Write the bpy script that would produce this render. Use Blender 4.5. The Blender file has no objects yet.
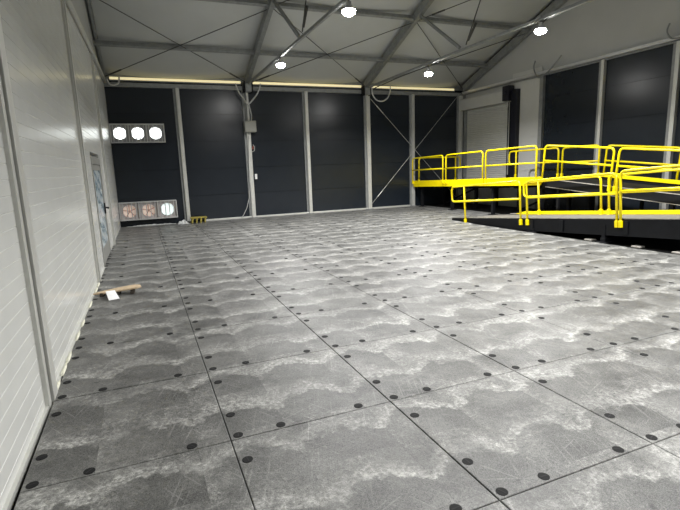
import bpy, bmesh, math, random
from mathutils import Vector, Matrix
random.seed(7)
scn = bpy.context.scene
COL = scn.collection
V = Vector

# ------------------------------------------------------------------ materials
def nodes_of(m):
    m.use_nodes = True
    nt = m.node_tree
    return nt, nt.nodes, nt.links, nt.nodes['Principled BSDF']

def plain(name, col, rough=0.5, metal=0.0, var=0.08, scale=6.0, bump=0.0, spec=0.5):
    m = bpy.data.materials.new(name)
    nt, N, L, P = nodes_of(m)
    tc = N.new('ShaderNodeTexCoord')
    nz = N.new('ShaderNodeTexNoise'); nz.inputs['Scale'].default_value = scale
    nz.inputs['Detail'].default_value = 5
    L.new(tc.outputs['Object'], nz.inputs['Vector'])
    rp = N.new('ShaderNodeMapRange')
    rp.inputs['From Min'].default_value = 0.3; rp.inputs['From Max'].default_value = 0.7
    rp.inputs['To Min'].default_value = 1 - var; rp.inputs['To Max'].default_value = 1 + var
    L.new(nz.outputs['Fac'], rp.inputs['Value'])
    mx = N.new('ShaderNodeVectorMath'); mx.operation = 'SCALE'
    mx.inputs[0].default_value = col
    L.new(rp.outputs['Result'], mx.inputs['Scale'])
    L.new(mx.outputs['Vector'], P.inputs['Base Color'])
    P.inputs['Roughness'].default_value = rough
    P.inputs['Metallic'].default_value = metal
    P.inputs['Specular IOR Level'].default_value = spec
    if bump:
        bp = N.new('ShaderNodeBump'); bp.inputs['Strength'].default_value = bump
        bp.inputs['Distance'].default_value = 0.01
        L.new(nz.outputs['Fac'], bp.inputs['Height'])
        L.new(bp.outputs['Normal'], P.inputs['Normal'])
    return m

def glow(name, col, strength):
    m = bpy.data.materials.new(name)
    nt, N, L, P = nodes_of(m)
    P.inputs['Base Color'].default_value = (*col, 1)
    P.inputs['Emission Color'].default_value = (*col, 1)
    P.inputs['Emission Strength'].default_value = strength
    P.inputs['Roughness'].default_value = 0.6
    return m

PITCH = 1.217; GX0 = -0.823; GY0 = 0.568 - 4 * 1.217

def mat_floor():
    """grey ground-protection boards: scuffed, with worn pale arcs, painted sheen and scratches"""
    m = bpy.data.materials.new('scuffed_grey_board')
    nt, N, L, P = nodes_of(m)
    def math_(op, a, b=None, c=None):
        n = N.new('ShaderNodeMath'); n.operation = op
        for i, v in enumerate((a, b, c)):
            if v is None: continue
            if isinstance(v, (int, float)): n.inputs[i].default_value = v
            else: L.new(v, n.inputs[i])
        return n.outputs[0]
    def mrange(v, a, b, c=0.0, d=1.0):
        n = N.new('ShaderNodeMapRange')
        n.inputs['From Min'].default_value = a; n.inputs['From Max'].default_value = b
        n.inputs['To Min'].default_value = c; n.inputs['To Max'].default_value = d
        L.new(v, n.inputs['Value']); return n.outputs['Result']
    tc = N.new('ShaderNodeTexCoord')
    sep = N.new('ShaderNodeSeparateXYZ'); L.new(tc.outputs['Object'], sep.inputs[0])
    x, y = sep.outputs['X'], sep.outputs['Y']
    def noise(scale, detail=4, rough=0.55, sx=1, sy=1, rot=0, dist=0):
        mp = N.new('ShaderNodeMapping'); mp.inputs['Scale'].default_value = (sx, sy, 1)
        mp.inputs['Rotation'].default_value = (0, 0, rot)
        L.new(tc.outputs['Object'], mp.inputs['Vector'])
        n = N.new('ShaderNodeTexNoise'); n.inputs['Scale'].default_value = scale
        n.inputs['Detail'].default_value = detail; n.inputs['Roughness'].default_value = rough
        n.inputs['Distortion'].default_value = dist
        L.new(mp.outputs['Vector'], n.inputs['Vector']); return n.outputs['Fac']
    u = math_('FRACT', math_('DIVIDE', math_('SUBTRACT', x, GX0), PITCH))
    v = math_('FRACT', math_('DIVIDE', math_('SUBTRACT', y, GY0), PITCH))
    u2 = math_('FRACT', math_('MULTIPLY', u, 2)); v2 = math_('FRACT', math_('MULTIPLY', v, 2))
    iu = math_('FLOOR', math_('DIVIDE', math_('SUBTRACT', x, GX0), PITCH / 2))
    iv = math_('FLOOR', math_('DIVIDE', math_('SUBTRACT', y, GY0), PITCH / 2))
    # per half-board tone
    cx = N.new('ShaderNodeCombineXYZ'); L.new(iu, cx.inputs[0]); L.new(iv, cx.inputs[1])
    wn = N.new('ShaderNodeTexWhiteNoise'); L.new(cx.outputs[0], wn.inputs['Vector'])
    tone = mrange(wn.outputs['Value'], 0, 1, -0.012, 0.012)
    fleck = mrange(noise(34, 6, 0.75), 0.42, 0.60)
    fine = mrange(noise(130, 3, 0.7), 0.30, 0.7)
    cloud = mrange(noise(3.0, 6, 0.62), 0.32, 0.68)
    # worn bow with painted sheen across each quarter of a board, sharp on one side, fading on the other
    wob = mrange(noise(2.8, 6, 0.66), 0.3, 0.7, -0.34, 0.34)
    bow = math_('MULTIPLY', math_('SINE', math_('MULTIPLY', u2, math.pi)), 0.30)
    d = math_('SUBTRACT', math_('ADD', v2, wob), math_('ADD', bow, 0.42))
    ridge = math_('MULTIPLY', mrange(d, -0.09, 0.06), mrange(d, 0.45, 0.0))
    side = mrange(math_('ADD', u2, math_('MULTIPLY', wob, 1.3)), 0.38, -0.10)  # sheen along one edge of each quarter, put into the colour
    wear_sheen = math_('MAXIMUM', ridge, math_('MULTIPLY', side, 0.7))
    patch = mrange(noise(0.9, 4, 0.6), 0.34, 0.62)
    worn = math_('MULTIPLY', math_('MULTIPLY', wear_sheen, math_('ADD', math_('MULTIPLY', patch, 0.8), 0.2)),
                 math_('ADD', math_('MULTIPLY', math_('MULTIPLY', fleck, math_('ADD', 0.30, fine)), 0.95), 0.12))
    # straight thin scratches in several directions
    def scratch(rot, lo, hi, sx=42, sy=1.7, off=0.0):
        vr = N.new('ShaderNodeVectorRotate'); vr.rotation_type = 'Z_AXIS'; vr.inputs['Angle'].default_value = rot
        L.new(tc.outputs['Object'], vr.inputs['Vector'])
        mp = N.new('ShaderNodeMapping'); mp.inputs['Scale'].default_value = (sx, sy, 1); mp.inputs['Location'].default_value = (off, off*1.7, 0)
        L.new(vr.outputs['Vector'], mp.inputs['Vector'])
        n = N.new('ShaderNodeTexNoise'); n.inputs['Scale'].default_value = 1.0; n.inputs['Detail'].default_value = 2
        L.new(mp.outputs['Vector'], n.inputs['Vector'])
        return mrange(n.outputs['Fac'], lo, hi)
    scr = math_('MAXIMUM', math_('MAXIMUM', scratch(0.35, 0.62, 0.68, 60, 1.9, off=3), scratch(-0.55, 0.63, 0.69, 55, 1.5, off=11)),
                math_('MAXIMUM', scratch(1.2, 0.65, 0.71, 60, 2.2, off=23), scratch(-1.15, 0.65, 0.74, 34, 2.2, off=31)))
    gate = mrange(noise(1.7, 4), 0.44, 0.64)
    scr = math_('MULTIPLY', scr, math_('ADD', 0.25, math_('MULTIPLY', gate, 0.75)))
    # dark dents and smears
    dent = mrange(noise(7, 3, 0.5), 0.70, 0.76)
    # speckled tread studs
    vor = N.new('ShaderNodeTexVoronoi'); vor.inputs['Scale'].default_value = 26
    vor.inputs['Randomness'].default_value = 0.35
    L.new(tc.outputs['Object'], vor.inputs['Vector'])
    stud = math_('SUBTRACT', 1.0, mrange(vor.outputs['Distance'], 0.03, 0.16))
    # half-board moulding lines
    def line(q, w):
        return math_('SUBTRACT', 1.0, mrange(math_('ABSOLUTE', math_('SUBTRACT', q, 0.5)), 0.0, w))
    half = math_('MAXIMUM', line(u, 0.004), line(v, 0.005))
    base = math_('ADD', math_('ADD', 0.068, tone), math_('MULTIPLY', cloud, 0.066))
    base = math_('ADD', base, math_('MULTIPLY', math_('SUBTRACT', mrange(noise(170, 3, 0.65), 0.36, 0.64), 0.5), 0.11))
    base = math_('ADD', base, math_('MULTIPLY', worn, 0.20))
    base = math_('ADD', base, math_('MULTIPLY', scr, 0.09))
    base = math_('ADD', base, math_('MULTIPLY', math_('MULTIPLY', stud, fine), 0.06))
    base = math_('SUBTRACT', base, math_('MULTIPLY', math_('MULTIPLY', half, cloud), 0.06))
    base = math_('SUBTRACT', base, math_('MULTIPLY', dent, 0.05))
    # fine curling scuff lines, mostly where the board is worn
    def curl(scale, w, sx, sy):
        n = noise(scale, 5, 0.62, sx, sy, 0, 0.4)
        return math_('SUBTRACT', 1.0, mrange(math_('ABSOLUTE', math_('SUBTRACT', n, 0.5)), 0.0, w))
    curls = math_('MAXIMUM', curl(5.5, 0.016, 1, 1.6), curl(9, 0.018, 1.3, 0.8))
    base = math_('ADD', base, math_('MULTIPLY', math_('MULTIPLY', curls, math_('ADD', 0.18, wear_sheen)), math_('MULTIPLY', math_('ADD', 0.3, fleck), 0.13)))
    # crisp pale rub line along the crown of every quarter-board
    d2 = math_('SUBTRACT', math_('ADD', v2, math_('MULTIPLY', wob, 0.42)), math_('ADD', math_('MULTIPLY', math_('SINE', math_('MULTIPLY', u2, math.pi)), 0.24), 0.40))
    d2 = math_('ADD', d2, mrange(noise(13, 5, 0.65), 0.3, 0.7, -0.09, 0.09))
    rub = math_('MULTIPLY', mrange(d2, -0.08, 0.0), mrange(d2, 0.20, 0.02))
    rub = math_('MULTIPLY', rub, math_('ADD', 0.20, math_('MULTIPLY', fleck, mrange(noise(2.1, 4), 0.35, 0.6))))
    base = math_('ADD', base, math_('MULTIPLY', rub, 0.19))
    before = math_('MULTIPLY', mrange(d2, -0.30, -0.05), mrange(d2, 0.0, -0.06))
    base = math_('MULTIPLY', base, math_('SUBTRACT', 1.0, math_('MULTIPLY', before, 0.17)))
    # dark pits and grit
    pit = mrange(noise(60, 2, 0.5), 0.66, 0.74)
    base = math_('SUBTRACT', base, math_('MULTIPLY', pit, 0.10))
    dark = mrange(noise(1.9, 6, 0.68), 0.54, 0.70)
    base = math_('MULTIPLY', base, math_('SUBTRACT', 1.0, math_('MULTIPLY', dark, 0.40)))
    base = math_('MAXIMUM', math_('SUBTRACT', math_('MULTIPLY', base, 0.98), 0.014), 0.018)
    cc = N.new('ShaderNodeCombineColor')
    L.new(base, cc.inputs[0]); L.new(math_('MULTIPLY', base, 0.995), cc.inputs[1]); L.new(math_('MULTIPLY', base, 0.93), cc.inputs[2])
    L.new(cc.outputs[0], P.inputs['Base Color'])
    L.new(mrange(math_('ADD', worn, math_('MULTIPLY', noise(14, 4), 0.5)), 0, 1, 0.38, 0.58), P.inputs['Roughness'])
    P.inputs['Specular IOR Level'].default_value = 0.5
    P.inputs['Sheen Weight'].default_value = 0.05; P.inputs['Sheen Roughness'].default_value = 0.45
    h = math_('ADD', math_('MULTIPLY', stud, 0.3), math_('ADD', math_('MULTIPLY', fleck, 0.3), math_('MULTIPLY', ridge, 0.5)))
    bp = N.new('ShaderNodeBump'); bp.inputs['Strength'].default_value = 0.35; bp.inputs['Distance'].default_value = 0.006
    L.new(h, bp.inputs['Height']); L.new(bp.outputs['Normal'], P.inputs['Normal'])
    return m

M = {}
M['board'] = mat_floor()
M['lock'] = plain('dark_lock_disc', (0.016, 0.016, 0.016), 0.7, spec=0.12)
M['ground'] = plain('dark_ground', (0.022, 0.022, 0.022), 0.85, spec=0.2, var=0.4, scale=9, bump=0.4)
M['white_panel'] = plain('white_wall_panel', (0.69, 0.695, 0.665), 0.21, var=0.03, scale=3)
M['white_side'] = plain('white_side_panel', (0.56, 0.56, 0.53), 0.42, var=0.03, scale=3)
M['dark_panel'] = plain('charcoal_wall_panel', (0.0125, 0.017, 0.0235), 0.27, var=0.06, scale=3)
M['alu'] = plain('brushed_aluminium', (0.62, 0.62, 0.58), 0.42, metal=0.35, var=0.06)
M['brightalu'] = plain('bright_aluminium', (0.72, 0.72, 0.72), 0.28, metal=0.6, var=0.05)
M['galv'] = plain('galvanised_steel', (0.27, 0.28, 0.275), 0.5, metal=0.35, var=0.14, scale=8)
M['darkgap'] = plain('dark_gap', (0.012, 0.012, 0.012), 0.8)
M['fabric'] = plain('grey_white_roof_fabric', (0.50, 0.515, 0.505), 0.55, var=0.03, scale=1.5)
M['gable'] = plain('grey_white_gable_fabric', (0.46, 0.465, 0.45), 0.6, var=0.03, scale=1.5)
M['yellow'] = plain('safety_yellow_paint', (0.90, 0.72, 0.0), 0.35, var=0.05, scale=5)
M['blacksteel'] = plain('black_steel', (0.006, 0.0065, 0.008), 0.55, var=0.2, scale=7, spec=0.2)
M['edgesteel'] = plain('worn_steel_edge', (0.42, 0.40, 0.36), 0.45, metal=0.3, var=0.25, scale=14)
M['rampdeck'] = plain('dusty_ramp_plate', (0.16, 0.15, 0.13), 0.6, var=0.25, scale=9)
M['darkdeck'] = plain('dark_ramp_plate', (0.014, 0.014, 0.015), 0.7, var=0.3, scale=9, spec=0.2)
M['cable'] = plain('steel_cable', (0.075, 0.075, 0.07), 0.5, metal=0.4)
M['hose'] = plain('pale_cable_sheath', (0.55, 0.55, 0.53), 0.5)
M['navy'] = plain('dark_navy_housing', (0.004, 0.005, 0.012), 0.5)
M['rollup'] = plain('off_white_shutter', (0.60, 0.60, 0.56), 0.45, var=0.03)
M['boxgrey'] = plain('grey_box_plastic', (0.36, 0.36, 0.33), 0.5)
M['fanframe'] = plain('fan_sheet_metal', (0.58, 0.58, 0.57), 0.45, metal=0.2)
M['guard'] = plain('fan_guard_wire', (0.50, 0.50, 0.49), 0.5)
M['mesh_dark'] = plain('fan_back_panel', (0.30, 0.295, 0.295), 0.55, var=0.1, scale=30)
M['mesh_pink'] = plain('fan_face_panel', (0.62, 0.57, 0.56), 0.6, var=0.1, scale=30)
M['day'] = glow('daylit_opening', (0.95, 1.0, 0.98), 3.4)
M['daylow'] = glow('daylit_low_opening', (0.88, 1.0, 0.97), 0.9)
M['pink'] = glow('pale_pink_daylit_cover', (0.90, 0.70, 0.60), 0.33)
M['pinkdark'] = plain('pink_fan_blade', (0.62, 0.44, 0.36), 0.6)
M['strip'] = glow('warm_eave_daylight', (1.0, 0.87, 0.50), 0.75)  # no lamp: its glow replaces daylight at the eave
M['lens'] = glow('floodlight_lens', (1.0, 0.985, 0.95), 190.0)
M['lamp_body'] = plain('lamp_grey_body', (0.6, 0.6, 0.6), 0.45)
M['doorframe'] = plain('grey_door_frame', (0.30, 0.30, 0.28), 0.45, metal=0.2)
M['wood'] = plain('pale_plywood', (0.55, 0.42, 0.27), 0.65, var=0.15, scale=18)
M['woodedge'] = plain('dark_broken_edge', (0.05, 0.04, 0.03), 0.8)
M['paper'] = plain('white_paper', (0.85, 0.85, 0.84), 0.7)
M['film'] = plain('pale_plastic_film', (0.55, 0.56, 0.55), 0.4, var=0.2, scale=20)
M['foam'] = plain('cream_foam', (0.70, 0.69, 0.57), 0.85, var=0.15, scale=40)
M['red'] = plain('red_plug', (0.32, 0.08, 0.05), 0.5)
M['benchy'] = plain('dusty_yellow_paint', (0.33, 0.27, 0.05), 0.6, var=0.2, scale=20)

def mat_glass():
    m = bpy.data.materials.new('patterned_door_glass')
    nt, N, L, P = nodes_of(m)
    tc = N.new('ShaderNodeTexCoord')
    w = N.new('ShaderNodeTexWave'); w.inputs['Scale'].default_value = 3.4; w.inputs['Distortion'].default_value = 5
    w.inputs['Detail'].default_value = 3
    mp = N.new('ShaderNodeMapping'); mp.inputs['Rotation'].default_value = (0.8, 0.3, 0.2)
    L.new(tc.outputs['Object'], mp.inputs['Vector']); L.new(mp.outputs['Vector'], w.inputs['Vector'])
    cr = N.new('ShaderNodeValToRGB')
    cr.color_ramp.elements[0].color = (0.34, 0.46, 0.52, 1); cr.color_ramp.elements[1].color = (0.80, 0.88, 0.92, 1)
    L.new(w.outputs['Fac'], cr.inputs['Fac']); L.new(cr.outputs['Color'], P.inputs['Base Color'])
    P.inputs['Roughness'].default_value = 0.12
    return m
M['glass'] = mat_glass()

# ------------------------------------------------------------------ mesh builder
ORIG = {}
def rotm(rx=0, ry=0, rz=0):
    return Matrix.Rotation(rz, 3, 'Z') @ Matrix.Rotation(ry, 3, 'Y') @ Matrix.Rotation(rx, 3, 'X')

SKEW = [False]
class MB:
    def __init__(s): s.bm = bmesh.new()
    def hexa(s, pts):
        v = [s.bm.verts.new(p) for p in pts]
        for f in ((0,3,2,1),(4,5,6,7),(0,1,5,4),(1,2,6,5),(2,3,7,6),(3,0,4,7)):
            s.bm.faces.new([v[i] for i in f])
        return s
    def box(s, x0, x1, y0, y1, z0, z1):
        return s.hexa([(x0,y0,z0),(x1,y0,z0),(x1,y1,z0),(x0,y1,z0),(x0,y0,z1),(x1,y0,z1),(x1,y1,z1),(x0,y1,z1)])
    def obox(s, c, size, R):
        c = V(c); a, b, d = size[0]/2, size[1]/2, size[2]/2
        return s.hexa([c + R @ V(p) for p in ((-a,-b,-d),(a,-b,-d),(a,b,-d),(-a,b,-d),(-a,-b,d),(a,-b,d),(a,b,d),(-a,b,d))])
    def beam(s, p0, p1, w, h, up=(0,0,1)):
        p0, p1 = V(p0), V(p1); d = (p1-p0).normalized(); up = V(up)
        side = d.cross(up).normalized(); u = side.cross(d).normalized()
        a, b = side*w/2, u*h/2
        return s.hexa([p0-a-b, p0+a-b, p1+a-b, p1-a-b, p0-a+b, p0+a+b, p1+a+b, p1-a+b])
    def prism(s, poly, axis, a, b):
        """poly in the two other axes, extruded along axis from a to b"""
        def mk(p, t):
            return (t,p[0],p[1]) if axis == 0 else ((p[0],t,p[1]) if axis == 1 else (p[0],p[1],t))
        A = [s.bm.verts.new(mk(p,a)) for p in poly]; B = [s.bm.verts.new(mk(p,b)) for p in poly]
        s.bm.faces.new(A); s.bm.faces.new(B[::-1]); n = len(poly)
        for i in range(n): s.bm.faces.new([A[i],B[i],B[(i+1)%n],A[(i+1)%n]])
        return s
    def tube(s, pts, r, seg=8, closed=False, cap=True):
        pts = [V(p) for p in pts]; n = len(pts); rings = []; ref = None
        for i, p in enumerate(pts):
            if closed: t = (pts[(i+1)%n]-pts[i-1]).normalized()
            elif i == 0: t = (pts[1]-p).normalized()
            elif i == n-1: t = (p-pts[-2]).normalized()
            else: t = ((pts[i+1]-p).normalized()+(p-pts[i-1]).normalized()).normalized()
            if ref is None:
                ref = t.orthogonal().normalized()
            ref = (ref - t*ref.dot(t)).normalized(); b = t.cross(ref)
            k = 1.0
            if 0 < i < n-1 or closed:
                c = (pts[(i+1)%n]-p).normalized().dot((p-pts[i-1]).normalized()); k = 1/max(0.6, math.sqrt((1+c)/2))
            rings.append([s.bm.verts.new(p + (ref*math.cos(a)+b*math.sin(a))*r) for a in (2*math.pi*j/seg for j in range(seg))])
        m = n if closed else n-1
        for i in range(m):
            A, B = rings[i], rings[(i+1)%n]
            for j in range(seg): s.bm.faces.new([A[j],A[(j+1)%seg],B[(j+1)%seg],B[j]])
        if cap and not closed:
            s.bm.faces.new(rings[0][::-1]); s.bm.faces.new(rings[-1])
        return s
    def lathe(s, c, axis, prof, seg=24):
        """prof: list of (radius, distance along axis)"""
        c, ax = V(c), V(axis).normalized(); e = ax.orthogonal().normalized(); f = ax.cross(e)
        rings = []
        for r, d in prof:
            if r < 1e-6: rings.append([s.bm.verts.new(c+ax*d)])
            else: rings.append([s.bm.verts.new(c+ax*d+(e*math.cos(a)+f*math.sin(a))*r) for a in (2*math.pi*j/seg for j in range(seg))])
        for A, B in zip(rings, rings[1:]):
            for j in range(seg):
                k = (j+1) % seg
                if len(A) == 1 and len(B) == 1: continue
                if len(A) == 1: s.bm.faces.new([A[0],B[k],B[j]])
                elif len(B) == 1: s.bm.faces.new([A[j],A[k],B[0]])
                else: s.bm.faces.new([A[j],A[k],B[k],B[j]])
        return s
    def build(s, name, mat, parent=None, bevel=0, smooth=False):
        bmesh.ops.recalc_face_normals(s.bm, faces=s.bm.faces[:])
        if SKEW[0]:            # the left wall stands very slightly out of square with the back wall
            for v in s.bm.verts: v.co.x += 0.0095*(v.co.y-4.0)
        if parent is None:
            xs = [v.co for v in s.bm.verts]
            o = V(((min(v.x for v in xs)+max(v.x for v in xs))/2, (min(v.y for v in xs)+max(v.y for v in xs))/2, min(v.z for v in xs)))
        else: o = ORIG[parent.name]
        for v in s.bm.verts: v.co -= o
        me = bpy.data.meshes.new(name); s.bm.to_mesh(me); s.bm.free()
        me.materials.append(mat)
        if smooth:
            for p in me.polygons: p.use_smooth = True
        ob = bpy.data.objects.new(name, me); COL.objects.link(ob)
        ORIG[ob.name] = o.copy()
        if parent is None: ob.location = o
        else: ob.parent = parent
        if bevel:
            b = ob.modifiers.new('bevel', 'BEVEL'); b.width = bevel; b.segments = 2; b.limit_method = 'ANGLE'
        return ob

def tag(o, label, cat, group=None):
    o['label'] = label; o['category'] = cat
    if group: o['group'] = group
    return o
def thing(name, loc, label, cat, group=None):
    o = bpy.data.objects.new(name, None); COL.objects.link(o); o.location = loc; o.empty_display_size = 0.2
    ORIG[o.name] = V(loc)
    return tag(o, label, cat, group)
def struct(o): o['kind'] = 'structure'; return o

def arc(c, r, a0, a1, e1, e2, n=6):
    return [V(c) + V(e1)*r*math.cos(a0+(a1-a0)*i/n) + V(e2)*r*math.sin(a0+(a1-a0)*i/n) for i in range(n+1)]

# ------------------------------------------------------------------ dimensions
LX, RX, BY, FY = -0.866, 13.43, 17.9, -4.0
EAVE, SLOPE, RIDGE = 4.84, 0.388, 7.0
FRAMES = (3.93, 8.65)
def roofz(y): return EAVE + SLOPE*(BY-y) if y >= RIDGE else EAVE + SLOPE*(BY-RIDGE) - SLOPE*(RIDGE-y)

# ------------------------------------------------------------------ floor
def build_floor():
    mb = MB(); nx, ny = 8, 19
    g = 0.0035
    for i in range(nx+2):
        for j in range(ny):
            if i >= nx and j < 13: continue
            x0, y0 = GX0+i*PITCH, GY0+j*PITCH
            y1 = min(y0+PITCH, BY-0.05)
            if y0 > BY-0.2: continue
            b = 0.004
            P = [(x0+g, y0+g), (x0+PITCH-g, y0+g), (x0+PITCH-g, y1-g), (x0+g, y1-g)]
            Q = [(x0+g+b, y0+g+b), (x0+PITCH-g-b, y0+g+b), (x0+PITCH-g-b, y1-g-b), (x0+g+b, y1-g-b)]
            lo = [mb.bm.verts.new((*p, -0.04)) for p in P]; mi = [mb.bm.verts.new((*p, -b)) for p in P]
            dz = random.uniform(-0.002, 0.0)
            up = [mb.bm.verts.new((*p, dz)) for p in Q]
            for k in range(4):
                n = (k+1) % 4
                mb.bm.faces.new([lo[k], lo[n], mi[n], mi[k]]); mb.bm.faces.new([mi[k], mi[n], up[n], up[k]])
            mb.bm.faces.new(up)
    fl = struct(mb.build('floor', M['board']))
    # locking discs set into the boards, each with a slot
    disc, slot = MB(), MB()
    for i in range(nx+2):
        for j in range(3, ny):
            if i >= nx and j < 13: continue
            for (u, v) in ((0.047, 0.03), (0.047, 0.277), (0.047, 0.777), (0.295, 0.03), (0.795, 0.03)):
                x, y = GX0+(i+u)*PITCH, GY0+(j+v)*PITCH+0.01
                if y > BY-0.3 : continue
                if x > 8.9 and y < 12.6: continue
                disc.lathe((x, y, 0), (0,0,1), [(0.034,-0.004),(0.034,0.0012),(0.030,0.0018),(0,0.0018)], 14)
                a = random.uniform(0, math.pi)
                slot.obox((x, y, 0.0024), (0.05, 0.006, 0.002), rotm(rz=a))
    d = disc.build('locking_discs', M['lock'], fl); d['kind'] = 'stuff'
    s = slot.build('disc_slots', M['darkgap'], fl); s['kind'] = 'stuff'
    struct(MB().box(LX-0.6, RX+0.5, FY-0.5, BY+0.5, -0.3, -0.045).build('ground', M['ground']))
build_floor()

# ------------------------------------------------------------------ left wall
def build_left():
    prof = []; z = -0.04; pitch = 0.1135; top = 4.72; d = 0.0045
    while z < top-0.01:
        zt = min(z+pitch, top)
        prof += [(LX-d, z), (LX-d, z+0.0015), (LX, z+0.0045), (LX, zt-0.0045), (LX-d, zt-0.0015)]
        z = zt
    poly = prof + [(LX-0.15, top), (LX-0.15, -0.04)]
    # leave the doorway open: y 10.48 .. 12.3, z < 2.13
    mb = MB(); Y0, Y1, ZT = 10.30, 12.20, 2.15
    mb.prism(poly, 1, FY, Y0); mb.prism(poly, 1, Y1, BY)
    up = [p for p in prof if p[1] >= ZT-0.02]
    mb.prism(up + [(LX-0.15, top), (LX-0.15, up[0][1])], 1, Y0, Y1)
    w = struct(mb.build('wall_left', M['white_panel']))
    # gable fabric over the eave rail
    g = [(FY, 4.7), (BY, 4.7), (BY, roofz(BY)+0.35), (RIDGE, roofz(RIDGE)+0.35), (FY, roofz(FY)+0.35)]
    struct(MB().prism(g, 0, LX-0.12, LX-0.06).build('wall_left_gable', M['gable']))
    g = [(FY, 4.72), (BY, 4.72), (BY, roofz(BY)+0.35), (RIDGE, roofz(RIDGE)+0.35), (FY, roofz(FY)+0.35)]
    SKEW[0] = False
    struct(MB().prism(g, 0, RX+0.06, RX+0.12).build('wall_right_gable', M['gable']))
    SKEW[0] = True
    # eave pipe running along the left wall
    rail = MB().tube([(LX+0.05, FY, 4.56), (LX+0.05, 9.3, 4.58), (LX+0.05, 13, 4.70), (LX+0.05, BY-0.1, 4.74)], 0.045, 10).build('eave_pipe', M['alu'], smooth=True)
    tag(rail, 'silver pipe running along the top of the white ribbed wall', 'pipe')
    # wall channels
    for yc, w_, lab, top_ in ((4.26, 0.27, 'wide pale metal channel on the white wall, nearest the camera', 4.55),
                        (8.86, 0.18, 'pale metal channel on the white wall, just before the glass door', 4.6),
                        (13.5, 0.16, 'pale metal channel on the white wall, just past the glass door', 4.66)):
        t = thing('wall_channel', (LX, yc, 0), lab, 'channel')
        MB().box(LX-0.003, LX+0.05, yc-w_*0.10, yc+w_/2, -0.02, top_).build('channel_face', M['alu'], t, 0.004)
        MB().box(LX-0.003, LX+0.018, yc-w_*0.22, yc-w_*0.10, -0.02, top_).build('channel_groove', M['darkgap'], t)
        MB().box(LX-0.003, LX+0.032, yc-w_/2, yc-w_*0.22, -0.02, top_).build('channel_lip', M['alu'], t, 0.003)
    # glazed door
    t = thing('door_1', (LX, 11.4, 0), 'grey framed glass door in the white left wall', 'door'); struct(t)
    y0, y1, zt = 10.30, 12.20, 2.15
    fr = MB(); fx0, fx1 = LX-0.13, LX+0.016
    fr.box(fx0, fx1, y0, y0+0.09, 0, zt); fr.box(fx0, fx1, y1-0.09, y1, 0, zt); fr.box(fx0, fx1, y0+0.09, y1-0.09, zt-0.15, zt)
    fr.build('door_frame', M['doorframe'], t, 0.004)
    lf = MB(); a, b = y0+0.095, y1-0.095; lx0, lx1 = LX-0.05, LX+0.008
    lf.box(lx0, lx1, a, a+0.10, 0.02, zt-0.16); lf.box(lx0, lx1, b-0.10, b, 0.02, zt-0.16)
    lf.box(lx0, lx1, a+0.10, b-0.10, 0.02, 0.33); lf.box(lx0, lx1, a+0.10, b-0.10, zt-0.27, zt-0.16)
    leaf = lf.build('door_leaf', M['doorframe'], t, 0.004)
    MB().box(LX-0.04, LX-0.002, a+0.10, b-0.10, 0.33, zt-0.27).build('glass_pane', M['glass'], leaf)
    h = MB().box(LX+0.008, LX+0.03, b-0.11, b-0.04, 0.92, 1.16); h.tube([(LX+0.01, b-0.075, 1.05), (LX+0.09, b-0.075, 1.05), (LX+0.09, b-0.24, 1.05)], 0.018, 8)
    h.build('door_handle', M['blacksteel'], leaf)
    struct(MB().box(LX, LX+0.026, FY, 10.25, -0.045, 0.004).build('baseboard_left', M['alu']))
    # expanding-foam scraps along the wall foot
    spots = [(4.50, 0.05), (4.88, 0.06), (5.2, 0.06), (5.9, 0.07), (6.4, 0.06), (7.3, 0.07), (8.2, 0.07), (8.6, 0.06)]
    where = ['at the foot of the nearest wall channel', 'just beyond the nearest wall channel', 'second past the nearest wall channel', 'midway between near channel and broken board',
             'a little before the broken board', 'beside the broken board', 'between the broken board and the door channel', 'right before the door channel']
    for (y, s_), wh in zip(spots, where):
        mb = MB(); bm = mb.bm
        r = bmesh.ops.create_icosphere(bm, subdivisions=3, radius=1)
        for v in r['verts']:
            k = 1 + 0.35*math.sin(v.co.x*5+y)*math.sin(v.co.y*4+1)*math.cos(v.co.z*5)
            v.co = V((LX+0.03+v.co.x*0.016*k, y+v.co.y*s_*2.6*k, 0.004+v.co.z*0.014*k))
        tag(mb.build('foam_scrap', M['foam'], smooth=True), 'cream foam scrap at the white wall foot, '+wh, 'foam', 'foam scraps along the left wall')
SKEW[0] = True; build_left(); SKEW[0] = False

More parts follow.
